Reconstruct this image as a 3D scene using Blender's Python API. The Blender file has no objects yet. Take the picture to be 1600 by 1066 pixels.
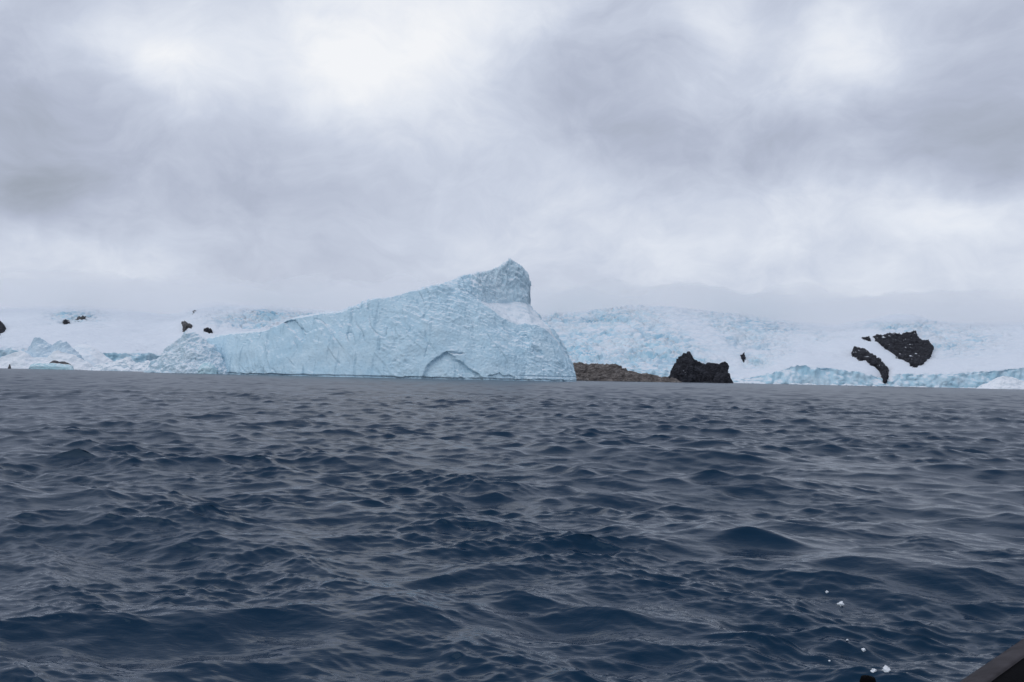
import bpy, math, random
import numpy as np
from mathutils import Matrix, Vector

random.seed(4)
scene = bpy.context.scene
C = scene.collection

# ------------------------------------------------------------------ camera
F_PX, CX, CY = 1256.0, 800.0, 533.0          # photograph pixels (1600 x 1066)
CAM = np.array((0.0, 0.0, 2.2))
PITCH = math.atan((588.5 - CY) / F_PX)
ROLL = math.atan(0.02125)
Fw = np.array((0, math.cos(PITCH), math.sin(PITCH)))
U0 = np.array((0, -math.sin(PITCH), math.cos(PITCH)))
R0 = np.array((1.0, 0, 0))
Rt = R0 * math.cos(ROLL) + U0 * math.sin(ROLL)
Up = -R0 * math.sin(ROLL) + U0 * math.cos(ROLL)
cd = bpy.data.cameras.new('camera')
cd.sensor_width = 36.0
cd.lens = F_PX / 1600 * 36
cd.clip_start = 0.1
cd.clip_end = 40000
cam = bpy.data.objects.new('camera', cd)
C.objects.link(cam)
cam.matrix_world = Matrix(((Rt[0], Up[0], -Fw[0], CAM[0]), (Rt[1], Up[1], -Fw[1], CAM[1]),
                           (Rt[2], Up[2], -Fw[2], CAM[2]), (0, 0, 0, 1)))
scene.camera = cam

# ------------------------------------------------------------------ world: overcast over a physical sky
SUN_EL, SUN_AZ = math.radians(40), math.radians(-122)      # azimuth from +Y towards +X
world = bpy.data.worlds.new('World')
scene.world = world
world.use_nodes = True
wt = world.node_tree
wt.nodes.clear()


def pdir(px, py):
    d = Rt * (px - CX) / F_PX + Up * (CY - py) / F_PX + Fw
    return d / np.linalg.norm(d)


def wn(kind, **kw):
    n = wt.nodes.new(kind)
    for k, v in kw.items():
        setattr(n, k, v)
    return n


def wm(op, a, b=None, c=None, clamp=False):
    n = wn('ShaderNodeMath', operation=op, use_clamp=clamp)
    for i, v in enumerate((a, b, c)):
        if v is None:
            continue
        if isinstance(v, (int, float)):
            n.inputs[i].default_value = v
        else:
            wt.links.new(v, n.inputs[i])
    return n.outputs[0]


def wv(op, a, b=None, out=0):
    n = wn('ShaderNodeVectorMath', operation=op)
    for i, v in enumerate((a, b)):
        if v is None:
            continue
        if isinstance(v, tuple):
            n.inputs[i].default_value = v
        else:
            wt.links.new(v, n.inputs[i])
    return n.outputs[out]


def wnoise(vec, scale, detail, rough=0.5, dist=0.0, out='Fac'):
    n = wn('ShaderNodeTexNoise')
    n.inputs['Scale'].default_value = scale
    n.inputs['Detail'].default_value = detail
    n.inputs['Roughness'].default_value = rough
    n.inputs['Distortion'].default_value = dist
    wt.links.new(vec, n.inputs['Vector'])
    return n.outputs[out]


tc = wn('ShaderNodeTexCoord')
dirv = tc.outputs['Generated']
sep = wn('ShaderNodeSeparateXYZ')
wt.links.new(dirv, sep.inputs[0])
az = wm('ARCTAN2', sep.outputs[0], sep.outputs[1])
el = wm('ARCSINE', sep.outputs[2])
comb = wn('ShaderNodeCombineXYZ')
wt.links.new(az, comb.inputs[0])
wt.links.new(el, comb.inputs[1])
ang = comb.outputs[0]
warp = wv('SUBTRACT', wnoise(dirv, 3.2, 4, 0.55, out='Color'), (0.5, 0.5, 0.5))
warp2 = wv('SUBTRACT', wnoise(dirv, 11.0, 4, 0.6, out='Color'), (0.5, 0.5, 0.5))
angw = wv('ADD', ang, wv('ADD', wv('MULTIPLY', warp, (0.20, 0.15, 0)), wv('MULTIPLY', warp2, (0.07, 0.05, 0))))
# (px, py, sigma x, sigma y, amount): the broad light and dark masses of the cloud deck
BLOBS = [
    (600, 60, 150, 90, 0.72), (520, 140, 70, 50, 0.4), (745, 20, 120, 50, 0.4), (250, 75, 60, 40, 0.45),
    (215, 60, 120, 60, 0.2), (50, 70, 80, 110, -0.45), (30, 345, 80, 38, -0.85), (260, 240, 220, 60, -0.22),
    (980, 185, 110, 60, -0.42), (1060, 240, 160, 32, -0.36), (1260, 205, 80, 38, -0.34), (905, 150, 60, 50, -0.2),
    (990, 70, 40, 60, -0.15), (1100, 70, 40, 70, 0.5), (1160, 140, 60, 40, 0.3), (1290, 75, 40, 60, 0.65), (1345, 120, 50, 40, 0.3),
    (1565, 200, 100, 90, -0.62), (1400, 235, 110, 50, -0.3), (1545, 360, 70, 32, 0.75), (1390, 340, 90, 24, 0.4),
    (1170, 335, 90, 40, 0.32), (1010, 390, 110, 36, 0.28), (130, 425, 150, 36, 0.25), (500, 425, 130, 30, -0.22),
    (440, 290, 200, 60, -0.2), (760, 330, 150, 70, -0.05), (1080, 345, 60, 20, -0.12), (940, 442, 60, 18, -0.2),
    (1230, 478, 90, 16, -0.35), (1500, 440, 140, 24, 0.15), (1420, 20, 60, 40, 0.1), (1550, 20, 60, 40, -0.05),
]
flat = wv('MULTIPLY', dirv, (1.0, 1.0, 1.75))
flat = wv('ADD', flat, wv('MULTIPLY', warp, (0.25, 0.25, 0.35)))
tot = wm('MULTIPLY', wm('SUBTRACT', wnoise(flat, 3.6, 8, 0.55, 0.3), 0.5), 1.5)
tot = wm('MULTIPLY_ADD', wm('SUBTRACT', wnoise(flat, 9.0, 9, 0.62, 0.5), 0.5), 1.1, tot)
for (bx, by, sx, sy, amt) in BLOBS:
    d = pdir(bx, by)
    a0, e0 = math.atan2(d[0], d[1]), math.asin(d[2])
    q = wv('MULTIPLY', wv('SUBTRACT', angw, (a0, e0, 0.0)), (F_PX / sx / 1.35, F_PX / sy / 1.35, 0.0))
    g = wm('EXPONENT', wm('MULTIPLY', wv('DOT_PRODUCT', q, q, out=1), -1.0))
    tot = wm('MULTIPLY_ADD', g, amt, tot)
fac = wm('MULTIPLY_ADD', tot, 0.45, 0.535, clamp=True)
ramp = wn('ShaderNodeValToRGB')
er = ramp.color_ramp
er.elements[0].position = 0.0
er.elements[0].color = (0.34, 0.378, 0.45, 1)
er.elements[1].position = 1.0
er.elements[1].color = (0.92, 0.935, 0.965, 1)
e = er.elements.new(0.30)
e.color = (0.458, 0.503, 0.622, 1)
e = er.elements.new(0.55)
e.color = (0.60, 0.652, 0.77, 1)
e = er.elements.new(0.78)
e.color = (0.77, 0.812, 0.895, 1)
wt.links.new(fac, ramp.inputs[0])
sky = wn('ShaderNodeTexSky', sky_type='NISHITA', sun_disc=False)
sky.sun_elevation = SUN_EL
sky.sun_rotation = SUN_AZ
bg1 = wn('ShaderNodeBackground')
bg1.inputs[1].default_value = 0.10
wt.links.new(sky.outputs[0], bg1.inputs[0])
bg2 = wn('ShaderNodeBackground')
bg2.inputs[1].default_value = 1.0
wt.links.new(ramp.outputs[0], bg2.inputs[0])
mix = wn('ShaderNodeMixShader')
mix.inputs[0].default_value = 0.96           # closed cloud deck
wt.links.new(bg1.outputs[0], mix.inputs[1])
wt.links.new(bg2.outputs[0], mix.inputs[2])
wo = wn('ShaderNodeOutputWorld')
wt.links.new(mix.outputs[0], wo.inputs[0])

sl = bpy.data.lights.new('sun', 'SUN')
sl.energy = 0.6
sl.angle = math.radians(56)
sl.color = (1.0, 0.985, 0.965)
sun = bpy.data.objects.new('sun', sl)
C.objects.link(sun)
sdir = Vector((math.sin(SUN_AZ) * math.cos(SUN_EL), math.cos(SUN_AZ) * math.cos(SUN_EL), math.sin(SUN_EL)))
sun.rotation_euler = sdir.to_track_quat('Z', 'Y').to_euler()

vs = scene.view_settings
vs.view_transform = 'Standard'
vs.look = 'None'
vs.exposure = 0.0
vs.gamma = 1.0
vs.use_curve_mapping = False
scene.cycles.max_bounces = 15
scene.cycles.volume_bounces = 14
scene.cycles.use_denoising = True


# ------------------------------------------------------------------ helpers
def P(px, py, Y):
    """points at world depth Y (metres in front of the camera) seen at pixel px, py"""
    px, py, Y = np.broadcast_arrays(*[np.asarray(v, float) for v in (px, py, Y)])
    d = (Rt * ((px - CX) / F_PX)[..., None] + Up * ((CY - py) / F_PX)[..., None] + Fw)
    return CAM + d * (Y / d[..., 1])[..., None]


def PW(px, Y, z):
    """point at depth Y and height z in the column of pixel px"""
    p = P(px, 590.0, Y)
    p = np.array(p)
    p[..., 2] = z
    return p


def to_px(p):
    v = p - CAM
    w = v @ Fw
    return CX + F_PX * (v @ Rt) / w, CY - F_PX * (v @ Up) / w


_rng = np.random.RandomState(11)
_perm = _rng.permutation(256)
_perm = np.concatenate([_perm, _perm, _perm]).astype(np.int32)
_g = _rng.normal(size=(256, 3))
_g /= np.linalg.norm(_g, axis=1)[:, None]


def perlin(p):
    sh = p.shape[:-1]
    p = p.reshape(-1, 3)
    i = np.floor(p).astype(np.int64)
    f = p - i
    i &= 255
    u = f * f * f * (f * (f * 6 - 15) + 10)
    out = 0
    for dx in (0, 1):
        wx = u[:, 0] if dx else 1 - u[:, 0]
        for dy in (0, 1):
            wy = u[:, 1] if dy else 1 - u[:, 1]
            for dz in (0, 1):
                wz = u[:, 2] if dz else 1 - u[:, 2]
                h = _perm[_perm[_perm[i[:, 0] + dx] + i[:, 1] + dy] + i[:, 2] + dz]
                g = _g[h]
                out = out + wx * wy * wz * (g[:, 0] * (f[:, 0] - dx) + g[:, 1] * (f[:, 1] - dy) + g[:, 2] * (f[:, 2] - dz))
    return (out * 1.6).reshape(sh)


def fbm(p, octs=4, gain=0.5):
    a, s, o = 1.0, 1.0, 0
    for k in range(octs):
        o = o + a * perlin(p * s + 17.3 * k)
        a *= gain
        s *= 2.03
    return o


def ridged(p, octs=4, gain=0.5):
    a, s, o = 1.0, 1.0, 0
    for k in range(octs):
        o = o + a * (1 - 2 * np.abs(perlin(p * s + 9.1 * k)))
        a *= gain
        s *= 2.1
    return o


def cells(p):
    """cellular noise: distance to the nearest seed and to the second"""
    sh = p.shape[:-1]
    p = p.reshape(-1, 3)
    i = np.floor(p).astype(np.int64)
    f = p - i
    f1 = np.full(len(p), 9.0)
    f2 = np.full(len(p), 9.0)
    for dx in (-1, 0, 1):
        for dy in (-1, 0, 1):
            for dz in (-1, 0, 1):
                h = _perm[_perm[_perm[(i[:, 0] + dx) & 255] + ((i[:, 1] + dy) & 255)] + ((i[:, 2] + dz) & 255)]
                o = _g[h] * 0.5 + 0.5
                d = np.sqrt((dx + o[:, 0] - f[:, 0]) ** 2 + (dy + o[:, 1] - f[:, 1]) ** 2 + (dz + o[:, 2] - f[:, 2]) ** 2)
                f2 = np.minimum(f2, np.maximum(f1, d))
                f1 = np.minimum(f1, d)
    return f1.reshape(sh), f2.reshape(sh)


def sstep(a, b, x):
    t = np.clip((x - a) / (b - a), 0, 1)
    return t * t * (3 - 2 * t)


def smooth_rows(a, k):
    if k < 1:
        return a
    ker = np.hanning(2 * k + 3)[1:-1]
    ker /= ker.sum()
    pad = np.concatenate([np.repeat(a[:1], k, 0), a, np.repeat(a[-1:], k, 0)])
    return sum(ker[j] * pad[j:j + len(a)] for j in range(len(ker)))


def normals(G):
    du = np.gradient(G, axis=0)
    dv = np.gradient(G, axis=1)
    n = np.cross(du, dv)
    n /= np.maximum(np.linalg.norm(n, axis=-1), 1e-9)[..., None]
    return n


def grid_mesh(name, G, mask=None, attrs=None, flip=False, wrap=False):
    """mesh of a (rows, cols, 3) grid; mask is per quad"""
    r, c = G.shape[:2]
    idx = np.arange(r * c).reshape(r, c)
    if wrap:
        idx = np.concatenate([idx, idx[:, :1]], 1)
    q = np.stack([idx[:-1, :-1], idx[1:, :-1], idx[1:, 1:], idx[:-1, 1:]], -1)
    q = q[mask] if mask is not None else q.reshape(-1, 4)
    if flip:
        q = q[:, ::-1]
    used = np.zeros(r * c, bool)
    used[q.ravel()] = True
    remap = np.cumsum(used) - 1
    q = remap[q]
    v = G.reshape(-1, 3)[used].astype(np.float32)
    me = bpy.data.meshes.new(name)
    me.vertices.add(len(v))
    me.vertices.foreach_set('co', v.ravel())
    me.loops.add(q.size)
    me.loops.foreach_set('vertex_index', q.ravel().astype(np.int32))
    me.polygons.add(len(q))
    me.polygons.foreach_set('loop_start', np.arange(0, q.size, 4, dtype=np.int32))
    me.polygons.foreach_set('loop_total', np.full(len(q), 4, dtype=np.int32))
    me.update(calc_edges=True)
    me.polygons.foreach_set('use_smooth', np.ones(len(q), dtype=bool))
    for k, a in (attrs or {}).items():
        at = me.attributes.new(k, 'FLOAT', 'POINT')
        at.data.foreach_set('value', a.reshape(-1)[used].astype(np.float32))
    me.validate()
    return me


def obj(name, me, mat, parent=None):
    o = bpy.data.objects.new(name, me)
    C.objects.link(o)
    me.materials.append(mat)
    if parent is not None:
        o.parent = parent
        o.matrix_parent_inverse = Matrix.Translation(-parent.location)
    return o


def thing(name, label, cat, loc, group=None):
    o = bpy.data.objects.new(name, None)
    o.empty_display_size = 1
    C.objects.link(o)
    o.location = [float(v) for v in loc]
    return tag(o, label, cat, group)


def tag(o, label, cat, group=None):
    o['label'] = label
    o['category'] = cat
    if group:
        o['group'] = group
    return o


def structure(o):
    o['kind'] = 'structure'
    return o


# ------------------------------------------------------------------ materials
class NT:
    def __init__(s, name):
        s.m = bpy.data.materials.new(name)
        s.m.use_nodes = True
        s.t = s.m.node_tree
        s.t.nodes.clear()
        s.b = s.n('ShaderNodeBsdfPrincipled')
        s.o = s.n('ShaderNodeOutputMaterial')
        s.t.links.new(s.b.outputs[0], s.o.inputs[0])
        s.pos = s.n('ShaderNodeNewGeometry').outputs['Position']

    def n(s, kind, **kw):
        x = s.t.nodes.new(kind)
        for k, v in kw.items():
            setattr(x, k, v)
        return x

    def link(s, a, b):
        s.t.links.new(a, b)

    def set(s, **kw):
        for k, v in kw.items():
            s.b.inputs[k.replace('_', ' ')].default_value = v

    def math(s, op, a, b=None, clamp=False):
        x = s.n('ShaderNodeMath', operation=op, use_clamp=clamp)
        for i, v in enumerate((a, b)):
            if v is None:
                continue
            if isinstance(v, (int, float)):
                x.inputs[i].default_value = v
            else:
                s.link(v, x.inputs[i])
        return x.outputs[0]

    def noise(s, scale, detail=4, rough=0.55, stretch=(1, 1, 1), rot=(0, 0, 0), dist=0.0):
        mp = s.n('ShaderNodeMapping')
        mp.inputs['Scale'].default_value = stretch
        mp.inputs['Rotation'].default_value = rot
        s.link(s.pos, mp.inputs[0])
        x = s.n('ShaderNodeTexNoise')
        x.inputs['Scale'].default_value = scale
        x.inputs['Detail'].default_value = detail
        x.inputs['Roughness'].default_value = rough
        x.inputs['Distortion'].default_value = dist
        s.link(mp.outputs[0], x.inputs['Vector'])
        return x.outputs['Fac']

    def ramp(s, fac, stops):
        r = s.n('ShaderNodeValToRGB')
        el = r.color_ramp.elements
        el[0].position, el[0].color = stops[0][0], (*stops[0][1], 1)
        el[1].position, el[1].color = stops[-1][0], (*stops[-1][1], 1)
        for p_, c_ in stops[1:-1]:
            el.new(p_).color = (*c_, 1)
        s.link(fac, r.inputs[0])
        return r.outputs[0]

    def mixc(s, fac, a, b):
        x = s.n('ShaderNodeMix', data_type='RGBA')
        for i, v in ((0, fac), (6, a), (7, b)):
            if isinstance(v, tuple):
                x.inputs[i].default_value = (*v, 1)
            elif isinstance(v, (int, float)):
                x.inputs[i].default_value = v
            else:
                s.link(v, x.inputs[i])
        return x.outputs[2]

    def up(s):
        g = s.n('ShaderNodeNewGeometry')
        sx = s.n('ShaderNodeSeparateXYZ')
        s.link(g.outputs['Normal'], sx.inputs[0])
        return sx.outputs[2]

    def bump(s, h, dist, strength=1.0):
        x = s.n('ShaderNodeBump')
        x.inputs['Strength'].default_value = strength
        x.inputs['Distance'].default_value = dist
        s.link(h, x.inputs['Height'])
        s.link(x.outputs[0], s.b.inputs['Normal'])

    def attr(s, name):
        a = s.n('ShaderNodeAttribute', attribute_name=name)
        return a.outputs['Fac']


def ice_material(name, deep, pale, snow, lo=0.55, hi=0.8, bumpd=0.35, dirt=0.0, bscale=0.9, vein=0.0):
    m = NT(name)
    big = m.noise(0.05, 5, 0.6)
    fine = m.noise(0.45, 6, 0.65, (1, 1, 0.6))
    t = m.math('ADD', m.math('MULTIPLY', big, 0.6), m.math('MULTIPLY', fine, 0.4))
    col = m.ramp(t, [(0.34, deep), (0.5, tuple((a + b) / 2 for a, b in zip(deep, pale))), (0.64, pale)])
    if vein:
        v = m.noise(0.30, 4, 0.6, (1.0, 0.25, 0.10), (0, math.radians(30), 0), dist=0.4)
        x = m.n('ShaderNodeMapRange', interpolation_type='SMOOTHSTEP')
        x.inputs[1].default_value, x.inputs[2].default_value = 0.55, 0.70
        m.link(v, x.inputs[0])
        col = m.mixc(m.math('MULTIPLY', x.outputs[0], vein), col, tuple(c * 0.62 + 0.04 * i for i, c in enumerate(deep)))
    upn = m.math('ADD', m.up(), m.math('MULTIPLY', m.math('SUBTRACT', fine, 0.5), 0.5))
    x = m.n('ShaderNodeMapRange', interpolation_type='SMOOTHSTEP')
    x.inputs[1].default_value, x.inputs[2].default_value = lo, hi
    m.link(upn, x.inputs[0])
    col = m.mixc(x.outputs[0], col, snow)
    if dirt:
        sp = m.noise(1.1, 5, 0.75)
        col = m.mixc(m.math('MULTIPLY', m.math('GREATER_THAN', sp, 0.585), dirt), col, (0.16, 0.18, 0.21))
    m.link(col, m.b.inputs['Base Color'])
    m.set(Roughness=0.55, IOR=1.31)
    m.b.inputs['Specular IOR Level'].default_value = 0.35
    m.bump(m.noise(bscale, 7, 0.62, (1, 1, 0.8)), bumpd)
    return m.m


M_BERG = ice_material('berg_ice', (0.45, 0.655, 0.78), (0.60, 0.765, 0.855), (0.77, 0.84, 0.90), 0.6, 0.95, 0.3, vein=0.6)
M_PINN = ice_material('pinnacle_ice', (0.52, 0.72, 0.83), (0.68, 0.82, 0.895), (0.80, 0.86, 0.92), 0.4, 0.8, 0.35)
M_SNOW = ice_material('berg_snow', (0.72, 0.80, 0.87), (0.82, 0.87, 0.91), (0.85, 0.88, 0.92), 0.5, 0.8, 0.15)
M_LEDGE = ice_material('ledge_snow', (0.62, 0.74, 0.83), (0.74, 0.82, 0.88), (0.80, 0.85, 0.905), 0.6, 0.95, 0.3)
M_BROKEN = ice_material('broken_ice', (0.46, 0.66, 0.77), (0.68, 0.81, 0.89), (0.80, 0.86, 0.92), 0.4, 0.75, 0.5, dirt=0.4)
M_SMALL = ice_material('small_berg_ice', (0.45, 0.60, 0.70), (0.70, 0.79, 0.86), (0.85, 0.89, 0.93), 0.35, 0.7, 0.3)
M_PEAK = ice_material('grey_blue_ice', (0.44, 0.59, 0.70), (0.62, 0.74, 0.83), (0.80, 0.86, 0.91), 0.7, 0.95, 0.3)
M_FOOT = ice_material('turquoise_ice', (0.38, 0.62, 0.70), (0.60, 0.78, 0.84), (0.80, 0.87, 0.91), 0.7, 0.95, 0.3)
M_CLIFF = ice_material('glacier_ice', (0.38, 0.65, 0.79), (0.66, 0.80, 0.885), (0.78, 0.83, 0.89), 0.5, 0.85, 0.8, bscale=0.35)


def terrain_material():
    m = NT('glacier_snow')
    big = m.noise(0.012, 5, 0.6)
    fine = m.noise(0.12, 6, 0.65)
    t = m.math('ADD', m.math('MULTIPLY', big, 0.7), m.math('MULTIPLY', fine, 0.3))
    ice = m.ramp(t, [(0.38, (0.26, 0.51, 0.67)), (0.5, (0.46, 0.68, 0.80)), (0.60, (0.68, 0.80, 0.87))])
    snow = m.ramp(fine, [(0.3, (0.73, 0.785, 0.86)), (0.7, (0.79, 0.835, 0.895))])
    cr = m.attr('crevasse')
    steep = m.n('ShaderNodeMapRange', interpolation_type='SMOOTHSTEP')
    steep.inputs[1].default_value, steep.inputs[2].default_value = 0.97, 0.72
    m.link(m.math('ADD', m.up(), m.math('MULTIPLY', m.math('SUBTRACT', fine, 0.5), 0.35)), steep.inputs[0])
    f = m.math('MULTIPLY', m.math('MULTIPLY', steep.outputs[0], cr), 1.0)
    f = m.math('MAXIMUM', f, m.math('MULTIPLY', m.attr('blue_ice'), 0.9), clamp=True)
    m.link(m.mixc(f, snow, ice), m.b.inputs['Base Color'])
    m.set(Roughness=0.6)
    m.b.inputs['Specular IOR Level'].default_value = 0.25
    m.bump(m.noise(0.25, 7, 0.6), 1.6)
    return m.m


M_TERR = terrain_material()


def rock_material(name, c1, c2, c3, snow_on=0.0, scale=0.35):
    m = NT(name)
    a = m.noise(scale, 8, 0.7, (1, 1, 2.2), dist=0.6)
    b = m.noise(scale * 0.25, 4, 0.6)
    t = m.math('ADD', m.math('MULTIPLY', a, 0.65), m.math('MULTIPLY', b, 0.35))
    col = m.ramp(t, [(0.36, c1), (0.5, c2), (0.64, c3)])
    if snow_on:
        sn = m.noise(0.05, 6, 0.66, (1.0, 1.0, 2.0), (0, 0.5, 0))
        x = m.n('ShaderNodeMapRange', interpolation_type='SMOOTHSTEP')
        x.inputs[1].default_value, x.inputs[2].default_value = 1.20 - snow_on, 1.24 - snow_on
        m.link(m.math('ADD', sn, m.math('MULTIPLY', m.up(), 0.5)), x.inputs[0])
        col = m.mixc(x.outputs[0], col, (0.76, 0.80, 0.86))
    m.link(col, m.b.inputs['Base Color'])
    m.set(Roughness=0.9)
    m.b.inputs['Specular IOR Level'].default_value = 0.2
    m.bump(m.noise(scale * 2.5, 7, 0.7), 0.8)
    return m.m


M_BLACK = rock_material('black_rock', (0.008, 0.009, 0.013), (0.026, 0.027, 0.034), (0.068, 0.072, 0.088), 0.135)
M_BROWN = rock_material('brown_rock', (0.075, 0.067, 0.064), (0.18, 0.16, 0.15), (0.37, 0.34, 0.32), 0.0, 0.5)
M_GREYR = rock_material('grey_rock', (0.04, 0.04, 0.045), (0.10, 0.10, 0.105), (0.20, 0.195, 0.195))


def water_material():
    m = NT('sea_water')
    m.set(Base_Color=(0.0004, 0.0180, 0.046, 1), IOR=1.333)
    m.b.inputs['Specular IOR Level'].default_value = 0.38
    m.b.inputs['Specular Tint'].default_value = (0.62, 0.86, 1.0, 1)
    m.link(m.attr('rough'), m.b.inputs['Roughness'])
    w1 = m.noise(3.0, 3, 0.55, (0.42, 1.0, 1.0), (0, 0, 0.20), dist=0.5)
    w2 = m.noise(11.0, 3, 0.6, (0.35, 1.0, 1.0), (0, 0, -0.12), dist=0.6)
    patch = m.math('MULTIPLY', m.noise(0.35, 3, 0.6, (0.6, 1.0, 1.0)), 1.6)
    h = m.math('ADD', m.math('MULTIPLY', w1, 0.010), m.math('MULTIPLY', m.math('MULTIPLY', w2, 0.010), patch))
    m.bump(h, 1.0)
    return m.m


M_SEA = water_material()


def plain(name, col, rough=0.6):
    m = NT(name)
    t = m.noise(6.0, 5, 0.6)
    m.link(m.ramp(t, [(0.3, tuple(c * 0.7 for c in col)), (0.7, tuple(min(1, c * 1.3) for c in col))]), m.b.inputs['Base Color'])
    m.set(Roughness=rough)
    m.b.inputs['Specular IOR Level'].default_value = 0.03
    m.bump(m.noise(60.0, 3, 0.6), 0.002)
    return m.m


M_TUBE = plain('black_rubber', (0.003, 0.003, 0.004), 0.8)
M_STRIP = plain('grey_rubber', (0.055, 0.05, 0.055), 0.65)
M_FLOOR = plain('deck_grey', (0.006, 0.006, 0.007), 0.8)
M_SPOT = ice_material('spot_white', (0.70, 0.78, 0.84), (0.82, 0.87, 0.91), (0.86, 0.89, 0.93), 0.3, 0.8, 0.01, bscale=20)

# ------------------------------------------------------------------ sea
rows = [0.8]
while rows[-1] < 14000:
    d = rows[-1]
    rows.append(d + max(0.021, 0.0023 * d ** 1.13) * (1 if d < 1500 else 8))
rr = np.array(rows)
fine_a = np.radians(np.linspace(-38, 38, 600))
coarse = np.radians(np.concatenate([np.linspace(40, 320, 58)[1:-1]]))
aa = np.concatenate([fine_a, coarse])
gx = rr[:, None] * np.sin(aa)[None, :]
gy = rr[:, None] * np.cos(aa)[None, :]
spacing = np.concatenate([np.diff(rr), [rr[-1] - rr[-2]]])
NW = 240
rw = np.random.RandomState(5)
lam = np.exp(rw.uniform(math.log(0.075), math.log(7.0), NW))
lam[:10] = (8.5, 10.0, 6.2, 12.5, 5.4, 4.7, 3.9, 3.1, 2.6, 2.2)
wind = math.radians(258)
spread = np.where(lam > 3.0, 0.45, np.where(lam > 0.8, 0.58, 0.52))
th = wind + rw.normal(size=NW) * spread
kk = 2 * math.pi / lam
MSS = 0.108
share = np.where(lam > 4.5, 0.2, np.where(lam > 1.5, 0.55, np.where(lam > 0.3, 1.4, 2.0)))
share *= rw.uniform(0.6, 1.4, NW)
share *= MSS / share.sum()
slope = np.sqrt(2 * share)
amp = slope / kk
ph = rw.uniform(0, 2 * math.pi, NW)
hz = np.zeros_like(gx)
hx = np.zeros_like(gx)
hy = np.zeros_like(gx)
unres = np.zeros(len(rr))
px_ = gx.astype(np.float32)
py_ = gy.astype(np.float32)
# slow patches of stronger and weaker chop
def pn(sx_, sy_, o_):
    return perlin(np.stack([gx / sx_, gy / sy_, gx * 0 + o_], -1))


gust = np.clip(1.0 + 0.4 * pn(9, 12, 3.3) + 0.4 * pn(38, 60, 8.3), 0.35, 1.7)
cat = np.clip(0.85 + 1.1 * pn(2.6, 1.9, 1.7) + 0.7 * pn(14, 20, 5.1), 0.3, 2.0)      # cat's-paws of fine ripples
for i in range(NW):
    w = sstep(1.7, 3.2, lam[i] / spacing)
    unres += share[i] * (1 - w * w)
    nr = int((w > 0).sum())
    if nr == 0:
        continue
    c, s = math.cos(th[i]), math.sin(th[i])
    phs = (kk[i] * (c * px_[:nr] + s * py_[:nr]) + ph[i]).astype(np.float32)
    sn, cs = np.sin(phs), np.cos(phs)
    chop = 1.15 if lam[i] > 0.4 else 0.8
    wa = (w[:nr, None] * amp[i]) * (1.0 if lam[i] > 3 else gust[:nr] if lam[i] > 0.45 else gust[:nr] * cat[:nr])
    hz[:nr] += wa * cs
    hx[:nr] -= chop * wa * c * sn
    hy[:nr] -= chop * wa * s * sn
sea_g = np.stack([gx + hx, gy + hy, hz], -1)
rough = np.sqrt(np.sqrt(2 * (unres * 0.035 + 0.000004)))
rough = np.repeat(rough[:, None], gx.shape[1], 1)
sea = structure(obj('sea', grid_mesh('sea', sea_g, attrs={'rough': rough}, flip=True, wrap=True), M_SEA))


# ------------------------------------------------------------------ lofts
def loft(stations, counts, ns, sm=0):
    """stations: list of lists of key points (3-vectors); returns grid (ns, sum(counts)+1, 3)"""
    K = np.array(stations, float)
    span = np.linalg.norm(np.diff(K[:, :, [0, 2]], axis=0), axis=-1).max(axis=1)
    s = np.concatenate([[0], np.cumsum(np.maximum(span, 0.05))])
    t = np.linspace(0, s[-1], ns)
    Q = np.stack([np.stack([np.interp(t, s, K[:, k, a]) for a in range(3)], -1) for k in range(K.shape[1])], 1)
    Q = smooth_rows(Q, sm)
    cols = []
    for k, n in enumerate(counts):
        f = np.linspace(0, 1, n, endpoint=False)
        cols.append(Q[:, k, None] * (1 - f)[None, :, None] + Q[:, k + 1, None] * f[None, :, None])
    cols.append(Q[:, -1:, :])
    return np.concatenate(cols, 1), t


def smooth_cols(G, k):
    return np.swapaxes(smooth_rows(np.swapaxes(G, 0, 1), k), 0, 1)


def poly_inside(x, y, poly):
    ins = np.zeros(x.shape, bool)
    n = len(poly)
    for i in range(n):
        x1, y1 = poly[i]
        x2, y2 = poly[(i + 1) % n]
        if y1 == y2:
            continue
        c = ((y1 > y) != (y2 > y)) & (x < (x2 - x1) * (y - y1) / (y2 - y1) + x1)
        ins ^= c
    return ins


def poly_dist(x, y, poly):
    """signed distance, positive inside"""
    d = np.full(x.shape, 1e9)
    n = len(poly)
    for i in range(n):
        x1, y1 = poly[i]
        x2, y2 = poly[(i + 1) % n]
        ex, ey = x2 - x1, y2 - y1
        L = ex * ex + ey * ey + 1e-9
        t = np.clip(((x - x1) * ex + (y - y1) * ey) / L, 0, 1)
        d = np.minimum(d, np.hypot(x - x1 - t * ex, y - y1 - t * ey))
    return np.where(poly_inside(x, y, poly), d, -d)


# ------------------------------------------------------------------ the big iceberg
# each row: rim pixel, foot-of-cliff pixel, ridge pixel, base column, base depth, setbacks of rim / foot / ridge
def berg_station(rim, foot, ridge, bx, Y0, sr, sf, sg, bulge=0.0):
    b = PW(bx, Y0, -2.5)
    w = PW(bx, Y0, 0.2)
    r = P(rim[0], rim[1], Y0 + sr)
    f = P(foot[0], foot[1], Y0 + sf)
    g = P(ridge[0], ridge[1], Y0 + sg)
    m = w * 0.5 + r * 0.5 + np.array((0, -bulge, 0.0))
    back = np.array((g[0] + 6, Y0 + sg + 75, -3.0))
    return [b, w, m, r, f, g, back]


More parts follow.
